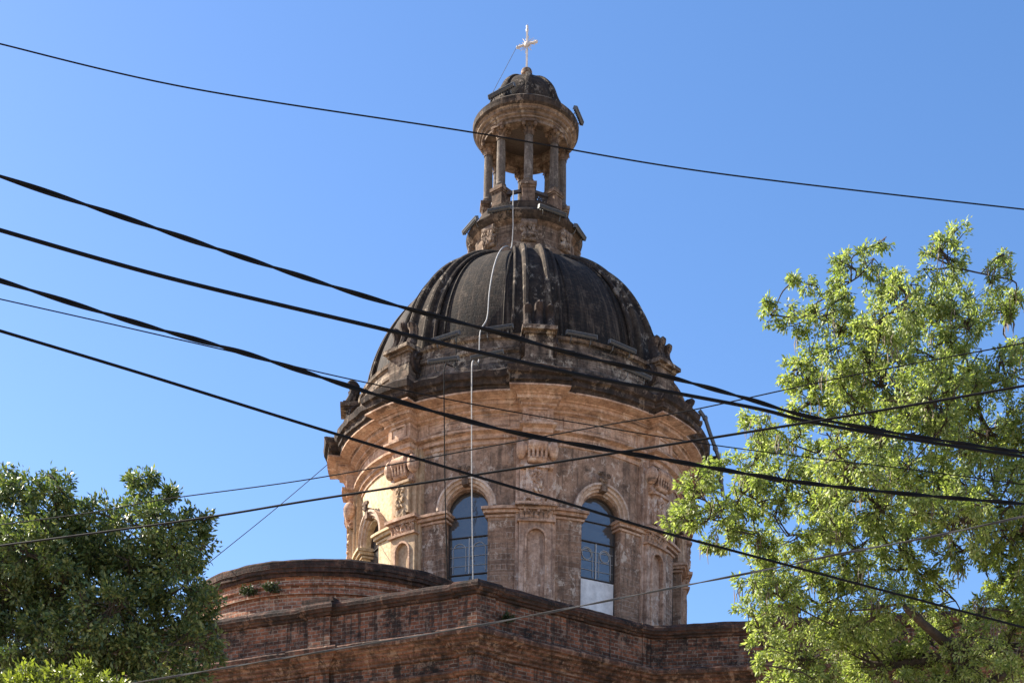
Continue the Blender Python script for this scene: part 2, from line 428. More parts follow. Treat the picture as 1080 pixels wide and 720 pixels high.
def arched(mb, r, u0, u1, y0, y1, hw, hb, hs, depth, n=14):
    """curved wall (r px, arc u px, heights as photo rows, y0 low) with a round-headed opening centred on u=0"""
    us = []
    for k in range(5): us.append(u0 + (-hw - u0) * k / 4)
    for k in range(1, n): us.append(-hw * math.cos(PI * k / n))
    for k in range(5): us.append(hw + (u1 - hw) * k / 4)
    rr = r / 30; ri = (r - depth) / 30
    q = lambda u, y, rad: pol(u / r, rad, Zc(y))
    uvq = lambda u, y: (u / 30, Zc(y))
    top = lambda u: hs - math.sqrt(max(0, hw * hw - u * u))
    for a, b in zip(us[:-1], us[1:]):
        m_ = (a + b) / 2
        if abs(m_) > hw:
            mb.face([q(a, y0, rr), q(b, y0, rr), q(b, y1, rr), q(a, y1, rr)], [uvq(a, y0), uvq(b, y0), uvq(b, y1), uvq(a, y1)])
        else:
            ya, yb = top(a), top(b)
            mb.face([q(a, ya, rr), q(b, yb, rr), q(b, y1, rr), q(a, y1, rr)], [uvq(a, ya), uvq(b, yb), uvq(b, y1), uvq(a, y1)])
            mb.face([q(a, ya, ri), q(b, yb, ri), q(b, yb, rr), q(a, ya, rr)])
            if hb < y0 - .01:
                mb.face([q(a, y0, rr), q(b, y0, rr), q(b, hb, rr), q(a, hb, rr)], [uvq(a, y0), uvq(b, y0), uvq(b, hb), uvq(a, hb)])
                mb.face([q(a, hb, rr), q(b, hb, rr), q(b, hb, ri), q(a, hb, ri)])
    for s in (-1, 1):
        u = s * hw
        f = [q(u, hb, rr), q(u, hs, rr), q(u, hs, ri), q(u, hb, ri)]
        if s < 0: f.reverse()
        mb.face(f)
def slab(mb, r0, r1, u0, u1, y0, y1, n=6, rref=180):
    """curved block between radii"""
    ang = [(u0 + (u1 - u0) * k / n) / rref for k in range(n + 1)]
    sec = [(r0, y0), (r1, y0), (r1, y1), (r0, y1)]
    rows = [[pol(a, r / 30, Zc(y)) for a in ang] for r, y in sec + [sec[0]]]
    mb.grid(rows)
    mb.face([row[0] for row in rows[:4]][::-1]); mb.face([row[-1] for row in rows[:4]])

# a bay: upper plaster wall with the arch, jamb panels below the impost
BW, AW, SPR = 52.0, 21.2, 603.5           # half bay, half window, springing row
RW = 174
def make_bay():
    mb = MB(); arched(mb, RW, -BW, BW, 608, 537, AW, 608, SPR, 9)
    up = mb.build('bay_wall', M['plaster'], church)
    mb = MB()
    for s in (-1, 1):
        a, b = sorted((s * (AW + .4), s * BW))
        slab(mb, 165, 177.5, a, b, 720, 611.5, 6, 177)
    slab(mb, 165, 177, -AW - .3, AW + .3, 720, 699, 6, 177)
    mb.build('jamb_panel', M['jamb'], up)
    for s in (-1, 1):
        mb = MB()
        for r1, y0, y1 in ((179, 612.3, 610.2), (181.5, 609.1, 606.2), (184, 606.1, 603.6), (180, 603.5, 601.8)):
            e = (r1 - 177) * .55
            a, b = sorted((s * (AW - 1 - e), s * (BW - .2)))
            slab(mb, 165, r1, a, b, y0, y1, 6, 177)
        mb.build('impost', M['stone'], up)
    mb = MB()                                # archivolt swept round the arch
    sec = [(21.5, 168), (21.5, 176.5), (23.6, 176.5), (23.9, 179), (26.2, 179.4), (26.8, 181.4), (29.0, 181), (29.2, 173)]
    rows = []
    for k in range(25):
        t = PI * k / 24
        rows.append([pol(rho * math.cos(t) / RW, r / 30, Zc(SPR - 2) + rho * math.sin(t) / 30 - .0) for rho, r in sec])
    mb.grid(rows)
    mb.build('archivolt', M['arch'], up)
    mb = MB()
    slab(mb, 172, 182, -3, 3, 580.5, 570, 2, 178)
    for k in range(9):
        mb.lump(pol(random.uniform(-5.5, 5.5) / 178, 182 / 30, Zc(random.uniform(571, 563.5))), (.09, .06, .08), None, 6, 4, .2)
    mb.build('keystone', M['lant'], up)
    return up
def set_back(tree, dy=.25):
    tree.data.transform(Matrix.Translation((0, dy, 0)))
    for c in kids(tree): set_back(c, dy)
def remat(tree, table, tagname):
    """mesh copies of a part tree with other materials"""
    sub = {}
    def walk(o):
        mat = o.data.materials[0].name
        if mat in table:
            d = o.data.copy(); d.materials[0] = table[mat]; sub[o.data.name] = d
        for c in kids(o): walk(c)
    walk(tree); return sub
bay = make_bay(); set_back(bay)
sub_cream = remat(bay, {'sooty_brown_plaster': M['cream'], 'plaster_worn_to_brick': M['cream'], 'tan_moulded_stucco': M['cream']}, 'cream')  # sunlit copies: plaster, jambs and imposts all take the lightened cream
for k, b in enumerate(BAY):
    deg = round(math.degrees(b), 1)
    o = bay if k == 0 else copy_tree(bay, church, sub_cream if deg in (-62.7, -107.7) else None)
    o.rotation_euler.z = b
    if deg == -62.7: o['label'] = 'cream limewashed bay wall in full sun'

def arch_poly(hw, spr, bot, off=0, n=16):
    pts = [(-hw + off, bot), (hw - off, bot)]
    for k in range(n + 1):
        t = PI * k / n
        pts.append(((hw - off) * math.cos(t), spr - (hw - off) * math.sin(t)))
    return pts
def make_window(board):
    RG = 166
    q = lambda u, y, r: pol(u / RG, r / 30, Zc(y))
    # pane (flat panel with thickness)
    mb = MB(); pl = arch_poly(AW, SPR, 699)
    cx_ = math.cos
    flat = lambda u, y, d: (u / 30, -(RG - d) / 30, Zc(y))
    mb.face([flat(u, y, 0) for u, y in pl]); mb.face([flat(u, y, 1.5) for u, y in pl][::-1])
    for (a, b) in zip(pl, pl[1:] + pl[:1]): mb.face([flat(*a, 0), flat(*a, 1.5), flat(*b, 1.5), flat(*b, 0)])
    win = mb.build('window', M['glass'], church)
    mb = MB()
    outer, inner = arch_poly(AW, SPR, 699), arch_poly(AW, SPR, 698, 1.2)
    n = len(outer)
    for k in range(n):
        a, b, c, d = outer[k], outer[(k + 1) % n], inner[(k + 1) % n], inner[k]
        mb.face([flat(*a, -2), flat(*b, -2), flat(*c, -2), flat(*d, -2)])
        mb.face([flat(*d, -2), flat(*c, -2), flat(*c, -.1), flat(*d, -.1)])
    def bar(u0, y0, u1, y1, w, d=-1.8):
        mb.box((((u0 + u1) / 2) / 30, -(RG + .9) / 30, Zc((y0 + y1) / 2)), (max(abs(u1 - u0), w) / 30, 1.6 / 30, max(abs(y1 - y0), w) / 30))
    bar(-AW + 1, 625, AW - 1, 625, .7); bar(-AW + 1, 660.5, AW - 1, 660.5, .8)
    bar(-AW + 1, 606, AW - 1, 606, .4)
    mb.build('frame', M['wood'], win)
    for u in (-10, 10):
        mb = MB()
        pts = [(u + 6.3, -(RG + .6) / 30, 0)]
        pts = []
        for (uu, yy) in [(u - 6.5, 658), (u - 6.5, 637)] + [(u - 6.5 * math.cos(t), 637 - 6.5 * math.sin(t)) for t in np.linspace(.2, PI - .2, 9)] + [(u + 6.5, 637), (u + 6.5, 658)]:
            pts.append((uu / 30, -(RG + .55) / 30, Zc(yy)))
        mb.tube(pts, .012, 4)
        if board: mb.tube([((u + 5.2 * math.cos(t)) / 30, -(RG + .55) / 30, Zc(637 - 5.2 * math.sin(t))) for t in np.linspace(0, 2 * PI, 17)], .014, 4)
        for u2 in ():
            mb.tube([(u2 / 30, -(RG + .5) / 30, Zc(642)), (u2 / 30, -(RG + .5) / 30, Zc(664))], .010, 4)
        mb.build('tracery', M['lead'], win)
    mb = MB()
    mb.box((0, -(RG + .6) / 30, Zc(642.8)), (.03, .03, 34 / 30))
    for yy in (634, 643, 652):
        hwid = AW - 2 if yy > SPR else math.sqrt((AW - 2) ** 2 - (SPR - yy) ** 2)
        mb.tube([(-hwid / 30, -(RG + .55) / 30, Zc(yy)), (hwid / 30, -(RG + .55) / 30, Zc(yy))], .009, 4)
    mb.build('glazing_bar', M['lead'], win)
    if board:
        mb = MB(); mb.box((0, -(RG + .7) / 30, Zc(679.7)), ((2 * AW - 3) / 30, .04, 36 / 30))
        mb.build('board', M['board'], win)
    return win
w0 = make_window(False); w1 = make_window(True); set_back(w0); set_back(w1)
used = set()
for b in BAY:
    deg = round(math.degrees(b), 1)
    src = w1 if deg == 27.3 else w0
    o = copy_tree(src, church) if src.name in used else src
    used.add(src.name); o.rotation_euler.z = b

# a pier: pilaster with a sunk arched panel, capital, carved drop and scroll console
def scroll(mb, th, rbase, ytop, h, w, proj):
    """S-scroll bracket: closed outline in (radius, height) extruded along the tangent"""
    pts = []
    R1, R2 = proj * .55, proj * .34
    c1, c2 = (rbase + proj - R1, ytop + R1), (rbase + R2 * .9, ytop + h - R2)
    for t in np.linspace(PI / 2, -PI * .62, 12): pts.append((c1[0] + R1 * math.cos(t), c1[1] - R1 * math.sin(t)))
    for t in np.linspace(PI * .3, -PI * .5, 8): pts.append((c2[0] + R2 * math.cos(t), c2[1] - R2 * math.sin(t)))
    pts += [(rbase - 2, ytop + h), (rbase - 2, ytop)]
    M3 = Matrix.Rotation(th, 3, 'Z')
    for s in (-1, 1):
        f = [M3 @ Vector((s * w / 60, -p[0] / 30, Zc(p[1]))) for p in pts]
        mb.face(f if s < 0 else f[::-1])
        # raised spiral on each cheek
        for c, rr in ((c1, R1), (c2, R2)):
            sp = []
            for t in np.linspace(0, 4 * PI, 22):
                k = rr * (.82 - .72 * t / (4 * PI))
                sp.append(M3 @ Vector((s * (w / 60 + .012), -(c[0] + k * math.cos(t)) / 30, Zc(c[1] - k * math.sin(t)))))
            mb.tube(sp, rr * .13 / 30, 4)
    rows = [[M3 @ Vector((s * w / 60, -p[0] / 30, Zc(p[1]))) for p in pts] for s in (-1, 1)]
    mb.grid(rows, flip=True)
def carve(mb, th, r, y, w, h, n, size, jit=.25):
    """a mass of small carved leaves standing off a face"""
    for k in range(n):
        u = random.uniform(-w / 2, w / 2); yy = random.uniform(-h / 2, h / 2)
        s = size * random.uniform(.6, 1.3)
        Mx = Matrix.Rotation(th, 3, 'Z') @ Matrix.Rotation(random.uniform(-.9, .9), 3, 'Y')
        mb.lump(pol(th + u / r, (r + random.uniform(0, 1.5)) / 30, Zc(y + yy)), (s * .55, s * .5, s), Mx, 6, 4, jit)
def leaf_row(mb, th, r, y, w, h, n, out):
    """a row of upright leaves curling forward at the tip"""
    for k in range(n):
        u = -w / 2 + w * (k + .5) / n; ww = w / n * .46
        rows = []
        for t in np.linspace(0, 1, 6):
            bend = out * t ** 2.2; half = ww * (1 - .55 * t ** 2); dy = h * (t - .18 * max(0, t - .7) / .3)
            rows.append([pol(th + (u + s * half) / r, (r + bend + (.9 if s == 0 else 0)) / 30, Zc(y - dy)) for s in (-1, 0, 1)])
        mb.grid(rows); mb.grid([[(Vector(p) + Vector(pol(th, -.015, 0))) for p in row][::-1] for row in rows])
PW = 16.0
def make_pier():
    mb = MB()
    arched(mb, 184, -PW, PW, 720, 618, 8.5, 719, 634, 3.0, 12)
    slab(mb, 168, 180.9, -PW, PW, 720, 618, 4, 184)
    for s in (-1, 1):                      # cheeks and the setback strips either side
        a, b = sorted((s * PW, s * (PW + 3.2)))
        slab(mb, 168, 180, a, b, 720, 537.5, 2, 180)
        mb.face([pol(s * PW / 184, r / 30, Zc(y)) for r, y in ((180.9, 720), (184, 720), (184, 618), (180.9, 618))])
    slab(mb, 168, 183, -PW, PW, 617.9, 537.4, 6, 184)
    slab(mb, 168, 186.5, -PW - 2, PW + 2, 720, 706, 4, 184)
    pier = mb.build('pier', M['pier'], church)
    mb = MB()                                # moulding round the sunk panel
    sec = [(8.6, 184), (8.6, 185.2), (10.4, 185.2), (10.6, 184)]
    path = [('l', 717), ('l', 700), ('l', 660)] + [t for t in np.linspace(PI, 0, 13)] + [('r', 660), ('r', 700), ('r', 717)]
    rows = []
    for q in path:
        row = []
        for rho, r in sec:
            if isinstance(q, tuple): u, y = (-rho if q[0] == 'l' else rho), q[1]
            else: u, y = rho * math.cos(q), 634 - rho * math.sin(q)
            row.append(pol(u / 184, r / 30, Zc(y)))
        rows.append(row)
    mb.grid(rows, flip=True)
    mb.build('panel_moulding', M['stone'], pier)
    mb = MB()
    for r1, y0, y1 in ((187, 619, 616.8), (186, 607.5, 604.8), (189.5, 604.7, 601.8)):
        slab(mb, 168, r1, -PW - (r1 - 184) * .7, PW + (r1 - 184) * .7, y0, y1, 6, 184)
    leaf_row(mb, 0, 184, 616.8, 31, 8.5, 7, 3.5)
    carve(mb, 0, 184, 611, 29, 7, 16, .085)
    mb.build('capital', M['stone'], pier)
    mb = MB()
    slab(mb, 180, 187, -10, 10, 598, 570, 4, 184)
    slab(mb, 180, 189.5, -12, 12, 570, 567.5, 4, 184)
    carve(mb, 0, 187, 582, 9, 20, 32, .085)
    carve(mb, 0, 187, 600, 14, 5, 14, .11)
    mb.build('carved_drop', M['pier'], pier)
    mb = MB()
    scroll(mb, 0, 183, 543.5, 21, 17, 10)
    for k in range(5):
        u = -8 + 4 * k
        mb.tube([pol(u / 190, (191 + .4) / 30, Zc(547)), pol(u / 188, 189.5 / 30, Zc(561))], .04, 5)
    for s in (-1, 1):                          # side volutes seen against the sky
        mb.lump(pol(s * 15 / 184, 187 / 30, Zc(553)), (.17, .22, .30), Matrix.Rotation(0, 3, 'Z'), 10, 7, .06)
        scroll(mb, s * 12.2 / 184, 182, 546, 24, 6, 9)
    mb.build('scroll_console', M['stone'], pier)
    return pier
pier = make_pier(); set_back(pier)
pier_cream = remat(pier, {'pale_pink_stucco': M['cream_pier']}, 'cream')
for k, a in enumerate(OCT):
    o = pier if k == 0 else copy_tree(pier, church, pier_cream if k in (2, 3) else None)  # sun-side piers get the copy with sunlight in its colour
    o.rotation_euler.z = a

# attic ring, pedestals with scroll finials
att = [(178, 482), (178, 478), (175, 476), (174, 470), (172, 468), (171, 458), (173, 456.5), (173, 453.5), (171, 452), (169.5, 445), (172, 443.5), (172.5, 440.5), (169, 439), (160, 438)]
mb = MB(); mb.lathe(prof(att), 96)
attic = mb.build('attic_ring', M['attic'], church)
def make_pedestal():
    mb = MB()
    bx = lambda r0, r1, w, y0, y1: mb.box((0, -(r0 + r1) / 60, (Zc(y0) + Zc(y1)) / 2), (w / 30, (r1 - r0) / 30, (y0 - y1) / 30))
    bx(160, 190, 33, 481.5, 473); bx(160, 187, 30, 472.9, 470); bx(160, 184, 26, 469.9, 447)
    bx(160, 186, 29, 446.9, 444.5); bx(160, 190, 33, 444.4, 441); bx(160, 187, 30, 440.9, 439)
    ped = mb.build('pedestal', M['attic'], church)
    mb = MB()
    for u in (-10.6, 0, 10.6):                  # three upright scrolled tongues
        h = 27 if u == 0 else 24
        rows = []
        for t in np.linspace(0, 1, 9):
            rr = 5.0 * (1 - .22 * math.sin(PI * t)) if t < .75 else 4.9 * math.sqrt(max(0, 1 - ((t - .75) / .25) ** 2)) * .95 + .05
            c = (u, 180 - 5 * math.sin(t * PI * .8) + (6 * max(0, t - .6)), 439 - h * t)
            rows.append([((c[0] + rr * math.cos(f)) / 30, -(c[1] + rr * 1.3 * math.sin(f)) / 30, Zc(c[2])) for f in np.linspace(0, 2 * PI, 9)[:-1]])
        mb.grid(rows, closed=True)
    mb.build('scroll_finial', M['dark'], ped)
    for s in (-1, 1):                         # buttress scrolls leaning on the dome
        mb = MB(); scroll(mb, s * 13.5 / 178, 160, 441, 32, 5.5, 23)
        mb.build('side_scroll', M['dark'], ped)
    return ped
ped = make_pedestal()
for k, a in enumerate(OCT):
    o = ped if k == 0 else copy_tree(ped, church)
    o.rotation_euler.z = a

# dome
YC, RD, RVY = 447.0, 159.0, 159.5
def dome_pt(t, dr=0): return ((RD + dr) / 30 * math.cos(t), Zc(YC) + (RVY + dr) / 30 * math.sin(t))
mb = MB(); mb.lathe([dome_pt(t) for t in np.linspace(-.02, R(72), 30)], 96)
dome = mb.build('dome', M['dome'], church, 60)
def make_rib():
    mb = MB()
    ts = np.linspace(0, R(70.5), 26)
    sec = [(-1.5, -2), (-1.5, 1.2), (-1.04, 1.5), (-1.0, 3.4), (-.86, 4.4), (-.70, 4.4), (-.58, 3.2), (-.52, 1.8), (.52, 1.8), (.58, 3.2), (.70, 4.4), (.86, 4.4), (1.0, 3.4), (1.04, 1.5), (1.5, 1.2), (1.5, -2)]
    rows = []
    for t in ts:
        w = 15.5 - 6.0 * (t / R(72))
        row = []
        for x, dr in sec:
            r, z = dome_pt(t, dr)
            row.append((x * w / 30, -r, z))
        rows.append(row)
    mb.grid(rows)
    rib = mb.build('rib', M['rib'], church, 50)
    mb = MB()
    for s in (-1, 1):                          # two round rolls along the rib
        pts = []
        for t in ts:
            w = 15.5 - 6.0 * (t / R(72)); r, z = dome_pt(t, 3.4)
            pts.append((s * (w * .78) / 30, -r, z))
        mb.tube(pts, .092, 8)
    mb.build('fillet', M['rib_pale'], rib)
    for s in (-1, 1):                          # thin dark rolls at the rib's outer edge
        mb = MB(); mb.tube([(s * (15.5 - 6.0 * (t / R(72))) * 1.55 / 30, -dome_pt(t, 1.2)[0], dome_pt(t, 1.2)[1]) for t in ts], .06, 6)
        mb.build('edge_roll', M['rib'], rib)
    for a in (-11.5, 11.5):                        # raised seams across the panels
        mb = MB(); mb.tube([pol(R(a), *dome_pt(t, .5)) for t in np.linspace(0, R(66), 22)], .035, 5)
        mb.build('seam', M['dome'], rib)
    return rib
rib = make_rib()
for k, a in enumerate(OCT):
    o = rib if k == 0 else copy_tree(rib, church)
    o.rotation_euler.z = a

# lantern -----------------------------------------------------------
lp = [(54, 300), (54.5, 287), (53, 285), (53, 267), (55, 265), (57, 263.5), (60.5, 260.5), (61.5, 257), (60, 254.5), (54, 252), (50, 248), (50, 241), (10, 240)]
mb = MB(); mb.lathe(prof(lp[:6]), 64)
lantern = mb.build('lantern_base', M['lant'], church)
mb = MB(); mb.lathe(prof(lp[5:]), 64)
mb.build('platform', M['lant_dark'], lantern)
def make_bracket():
    mb = MB()
    scroll(mb, 0, 52, 264, 22, 15, 7.5)
    carve(mb, 0, 56.5, 274, 15, 17, 34, .11)
    return mb.build('carved_bracket', M['lant_pale'], church)
br = make_bracket()
for k, a in enumerate(OCT):
    o = br if k == 0 else copy_tree(br, church)
    o.rotation_euler.z = a
RC = 39.0
def make_column():
    cyl = lambda mb, pr, n=14: mb.lathe([(r / 30, Zc(y)) for r, y in pr], n, c=(0, -RC / 30))
    mb = MB()
    cyl(mb, [(6.2, 219), (6.2, 217), (5.2, 216.2), (5.8, 214.5), (4.7, 213), (4.7, 200), (4.55, 185), (4.2, 168.5)])
    col = mb.build('column', M['shaft'], church)
    mb = MB()
    cyl(mb, [(4.9, 168.6), (4.9, 167.2), (4.2, 166.8), (4.6, 161), (6.3, 157.5)])
    mb.box((0, -RC / 30, Zc(156.2)), (15.5 / 30, 15.5 / 30, 2.6 / 30))
    for ring, (y, h, o, n) in enumerate(((166.5, 5, 2.4, 8), (163.5, 6, 3.0, 8))):
        for k in range(n):
            a = 2 * PI * (k + .5 * ring) / n
            rows = []
            for t in np.linspace(0, 1, 5):
                rr = 4.6 + (o + 1.2) * t ** 2; hw = 1.9 * (1 - .5 * t * t)
                rows.append([((rr * math.sin(a) + s * hw * math.cos(a)) / 30, (-RC - rr * math.cos(a) + s * hw * math.sin(a)) / 30, Zc(y - h * (t - .25 * max(0, t - .75) / .25))) for s in (-1, 0, 1)])
            mb.grid(rows)
    for k in range(4):
        a = PI / 4 + k * PI / 2
        mb.lump((8 * math.sin(a) / 30, (-RC - 8 * math.cos(a)) / 30, Zc(159)), (.075, .075, .08), None, 7, 5)
    mb.build('capital', M['lant'], col)
    mb = MB()
    bx = lambda w, d, y0, y1: mb.box((0, -(RC - 1) / 30, (Zc(y0) + Zc(y1)) / 2), (w / 30, d / 30, (y0 - y1) / 30))
    bx(16.5, 18, 250, 244); bx(13, 14.5, 243.9, 224.5); bx(14.5, 16, 224.4, 222.5); bx(16.5, 18, 222.4, 219)
    mb.build('column_pedestal', M['lant'], col)
    return col
colm = make_column()
for k, a in enumerate(OCT):
    o = colm if k == 0 else copy_tree(colm, church)
    o.rotation_euler.z = a
# iron rails between the pedestals, some with lattice left in them
def make_rail(lattice):
    mb = MB(); r = RC * math.cos(R(22.5)) / 30; w = RC * math.sin(R(22.5)) / 30 - 6.4 / 30
    for y in ((224, 238) if lattice else (224,)): mb.box((0, -r, Zc(y)), (2 * w, .09, .1))
    if lattice:
        for k in range(-3, 4):
            for s in (-1, 1):
                x = k * w / 3.2
                mb.tube([(max(-w, min(w, x - s * .12)), -r, Zc(237)), (max(-w, min(w, x + s * .12)), -r, Zc(224))], .022, 4)
        for k in range(4):
            mb.tube([(-w + w * (2 * k + 1) / 4 + .13 * math.cos(t), -r, Zc(230.5) + .13 * math.sin(t)) for t in np.linspace(0, 2 * PI, 13)], .022, 4)
    return mb.build('rail', M['iron'], lantern)
r0, r1_ = make_rail(False), make_rail(True)
r0.rotation_euler.z = BAY[3]; r1_.rotation_euler.z = BAY[4]
for k in (0, 1, 2, 5, 6, 7):
    o = copy_tree(r1_ if k % 2 else r0, lantern); o.rotation_euler.z = BAY[k]
# lantern entablature (ring, open below), cornice, cupola
le = [(34, 142), (33.5, 157), (44.5, 157), (44.5, 154), (46.5, 153), (46.5, 151.5), (48.5, 150.5), (48.8, 148.5), (51.5, 147.3), (52, 145.6), (53.5, 144.6), (55.6, 142.6), (56, 137), (54, 135), (44, 132), (42.5, 131.5), (42.5, 128), (40, 127)]
mb = MB(); mb.lathe(prof(le[:11]), 64)
mb.build('lantern_entablature', M['lant_pale'], church)
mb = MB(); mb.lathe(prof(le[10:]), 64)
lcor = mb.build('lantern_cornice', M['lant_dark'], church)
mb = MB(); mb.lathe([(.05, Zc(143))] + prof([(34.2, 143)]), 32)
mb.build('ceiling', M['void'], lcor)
cp = lambda t, dr=0: ((39 + dr) / 30 * math.cos(t), Zc(127) + (41 + dr) / 30 * math.sin(t))
mb = MB(); mb.lathe([cp(t) for t in np.linspace(0, R(88), 18)], 64)
cup = mb.build('cupola', M['rib'], church, 60)
def make_cupola_rib():
    mb = MB(); rows = []
    for t in np.linspace(0, R(84), 16):
        w = 5.2 - 3.6 * t / R(88)
        rows.append([(x * w / 30, -cp(t, dr)[0], cp(t, dr)[1]) for x, dr in ((-1, -1), (-1, 1.4), (-.6, 2.2), (.6, 2.2), (1, 1.4), (1, -1))])
    mb.grid(rows)
    return mb.build('cupola_rib', M['rib'], cup, 50)
cr_ = make_cupola_rib()
for k, a in enumerate(OCT):
    o = cr_ if k == 0 else copy_tree(cr_, cup)
    o.rotation_euler.z = a
mb = MB(); mb.lathe(prof([(7, 88), (6, 84), (3.6, 82), (3.2, 80.5), (5.4, 79), (6, 76.5), (5, 74), (2, 73), (.1, 72.8)]), 20)
mb.build('finial', M['lant'], church)
# cross
mb = MB()
zx = Zc(47)
mb.box((0, 0, (Zc(74) + Zc(33)) / 2), (.062, .05, Zc(33) - Zc(74)))
for s in (-1, 1):
    mb.tube([(0, 0, zx), (s * .16, 0, zx + .01), (s * .34, 0, zx)], [.05, .042, .04], 6)
    mb.lump((s * .36, 0, zx), (.06, .045, .06), None, 8, 6)
    mb.lump((s * .29, 0, zx + .05), (.03, .03, .05), None, 6, 4); mb.lump((s * .29, 0, zx - .05), (.03, .03, .05), None, 6, 4)
mb.lump((0, 0, Zc(32)), (.055, .05, .09), None, 8, 6)
mb.tube([(0, 0, Zc(31)), (0, 0, Zc(27.5)), (0, 0, Zc(26))], [.03, .045, .01], 6)
mb.lump((0, -.02, zx), (.1, .06, .1), None, 10, 6)
cross = mb.build('cross', M['white_metal'], church)
cross.rotation_euler.z = R(-24)
mb = MB()
for k in range(16):
    a = 2 * PI * (k + .5) / 16; L = .30 if k % 2 else .22
    mb.tube([(.07 * math.cos(a), 0, zx + .07 * math.sin(a)), (L * math.cos(a), 0, zx + L * math.sin(a))], [.020, .010], 4)
mb.build('ray', M['white_metal'], cross)

# ------------------------------------------------------------------ lower church: parapet, cornice, walls
ZP = CAMZ + (HOR - 612.5) / F * 42.0          # coping top
C0 = at(503, 612, 42.0)
dl = Vector((-math.cos(R(25)), math.sin(R(25)))); dr_ = Vector((math.cos(R(35.5)), math.sin(R(35.5))))
de = Vector((math.cos(R(11.5)), -math.sin(R(11.5))))
c0 = Vector((C0.x, C0.y))
def hit(p, d, px, py=640):
    """where a wall line in plan crosses the sight line of photo column px"""
    q = at(px, py, 1.0); s = Vector((q.x, q.y + DIST)); o = Vector((0, -DIST))
    # p + t d = o + u s
    den = d.x * s.y - d.y * s.x
    w = o - p
    return (w.x * s.y - w.y * s.x) / den
tL0, tL1 = hit(c0, dl, 350), hit(c0, dl, 327)
tI = hit(c0, dr_, 687)
pin = c0 + dr_ * tI
tE0, tE1 = hit(pin, de, 806, 650), hit(pin, de, 842, 650)
nl = Vector((-math.sin(R(25)), -math.cos(R(25)))); nr = Vector((math.sin(R(35.5)), -math.cos(R(35.5)))); ne = Vector((-math.sin(R(11.5)), -math.cos(R(11.5))))
J = .10
bis = (nl + nr).normalized()
corner = c0 + bis * (J / bis.dot(nl))
path = [c0 + dl * 34, c0 + dl * tL1, c0 + dl * tL1 + nl * J, c0 + dl * tL0 + nl * J, c0 + dl * tL0,
        c0 + dl * .52, c0 + dl * .52 + nl * J, corner, c0 + dr_ * .58 + nr * J, c0 + dr_ * .58,
        pin - dr_ * .35, pin - dr_ * .35 + nr * .04, pin + (nr + ne).normalized() * .05, pin + de * .35 + ne * .04, pin + de * .35,
        pin + de * tE0, pin + de * tE0 + ne * J, pin + de * tE1 + ne * J, pin + de * tE1, pin + de * 17]
def sweep(mb, path, prof_, sub=1):
    n = len(path); offs = []
    for k in range(n):
        ds = []
        if k > 0: ds.append((path[k] - path[k - 1]).normalized())
        if k < n - 1: ds.append((path[k + 1] - path[k]).normalized())
        ns = [Vector((d.y, -d.x)) for d in ds]
        if len(ns) == 1: offs.append(ns[0])
        else:
            b = (ns[0] + ns[1])
            b = b / max(.3, (1 + ns[0].dot(ns[1])))
            offs.append(b)
    p2 = []; o2 = []
    for k in range(n - 1):                    # split long runs so that the edges can wear unevenly
        m_ = max(1, int((path[k + 1] - path[k]).length / .22))
        for q in range(m_): p2.append(path[k].lerp(path[k + 1], q / m_)); o2.append(offs[k].lerp(offs[k + 1], q / m_))
    path = p2 + [path[-1]]; offs = o2 + [offs[-1]]; n = len(path)
    L = [0]
    for k in range(n - 1): L.append(L[-1] + (path[k + 1] - path[k]).length)
    rows = []; uvs = []; v = 0; last = None
    for o_, z in prof_:
        if last: v += math.hypot(o_ - last[0], z - last[1])
        last = (o_, z)
        rows.append([(path[k].x + offs[k].x * o_, path[k].y + offs[k].y * o_, z) for k in range(n)])
        uvs.append([(L[k], v) for k in range(n)])
    mb.grid(rows, uvs)
mb = MB(); sweep(mb, path, [(-.04, 0), (-.04, ZP - 2.05)])
sweep(mb, path, [(0, ZP - 1.32), (0, ZP - .40)])
wall = mb.build('parapet_wall', M['brick'], church, 0)
mb = MB(); sweep(mb, path, [(0, ZP - .40), (.06, ZP - .39), (.07, ZP - .33), (.13, ZP - .31), (.16, ZP - .24), (.19, ZP - .22), (.19, ZP - .12), (.15, ZP - .09), (.12, ZP - .03), (.06, ZP), (-.55, ZP), (-.55, ZP - 1.6)])
mb.build('coping', M['coping'], wall, 25, wear=.022)
mb = MB(); z0 = ZP - 2.05
sweep(mb, path, [(-.04, z0), (.03, z0 + .02), (.04, z0 + .10), (.12, z0 + .13), (.13, z0 + .2), (.2, z0 + .24), (.24, z0 + .33), (.34, z0 + .36), (.36, z0 + .42), (.46, z0 + .46), (.48, z0 + .58), (.43, z0 + .63), (.2, z0 + .70), (.06, z0 + .72), (.05, z0 + .735), (0, z0 + .74)])
mb.build('cornice', M['cornice_brick'], wall, 25, wear=.02)
mb = MB(); z1 = z0 - .55
sweep(mb, path, [(-.04, z1), (.02, z1 + .02), (.06, z1 + .07), (.10, z1 + .09), (.10, z1 + .15), (.05, z1 + .18), (-.04, z1 + .19)])
mb.build('string_course', M['cornice_brick'], wall, 25)
# raised block on the far parapet run
bp_ = pin + de * ((tE0 + tE1) / 2) - ne * .2
mb = MB(); Mz = Matrix.Rotation(R(-11.5), 3, 'Z')
mb.box((bp_.x, bp_.y, ZP + .17), (tE1 - tE0, .5, .32), Mz); mb.box((bp_.x, bp_.y, ZP + .39), (tE1 - tE0 + .14, .64, .12), Mz)
mb.build('parapet_block', M['coping'], wall, 0)
q_ = c0 + dl * ((tL0 + tL1) / 2) - nl * .14
mb = MB(); mb.box((q_.x, q_.y, ZP + .045), (abs(tL1 - tL0) + .30, .72, .12), Matrix.Rotation(R(-25), 3, 'Z'))
mb.build('pilaster_cap', M['coping'], wall, 0)
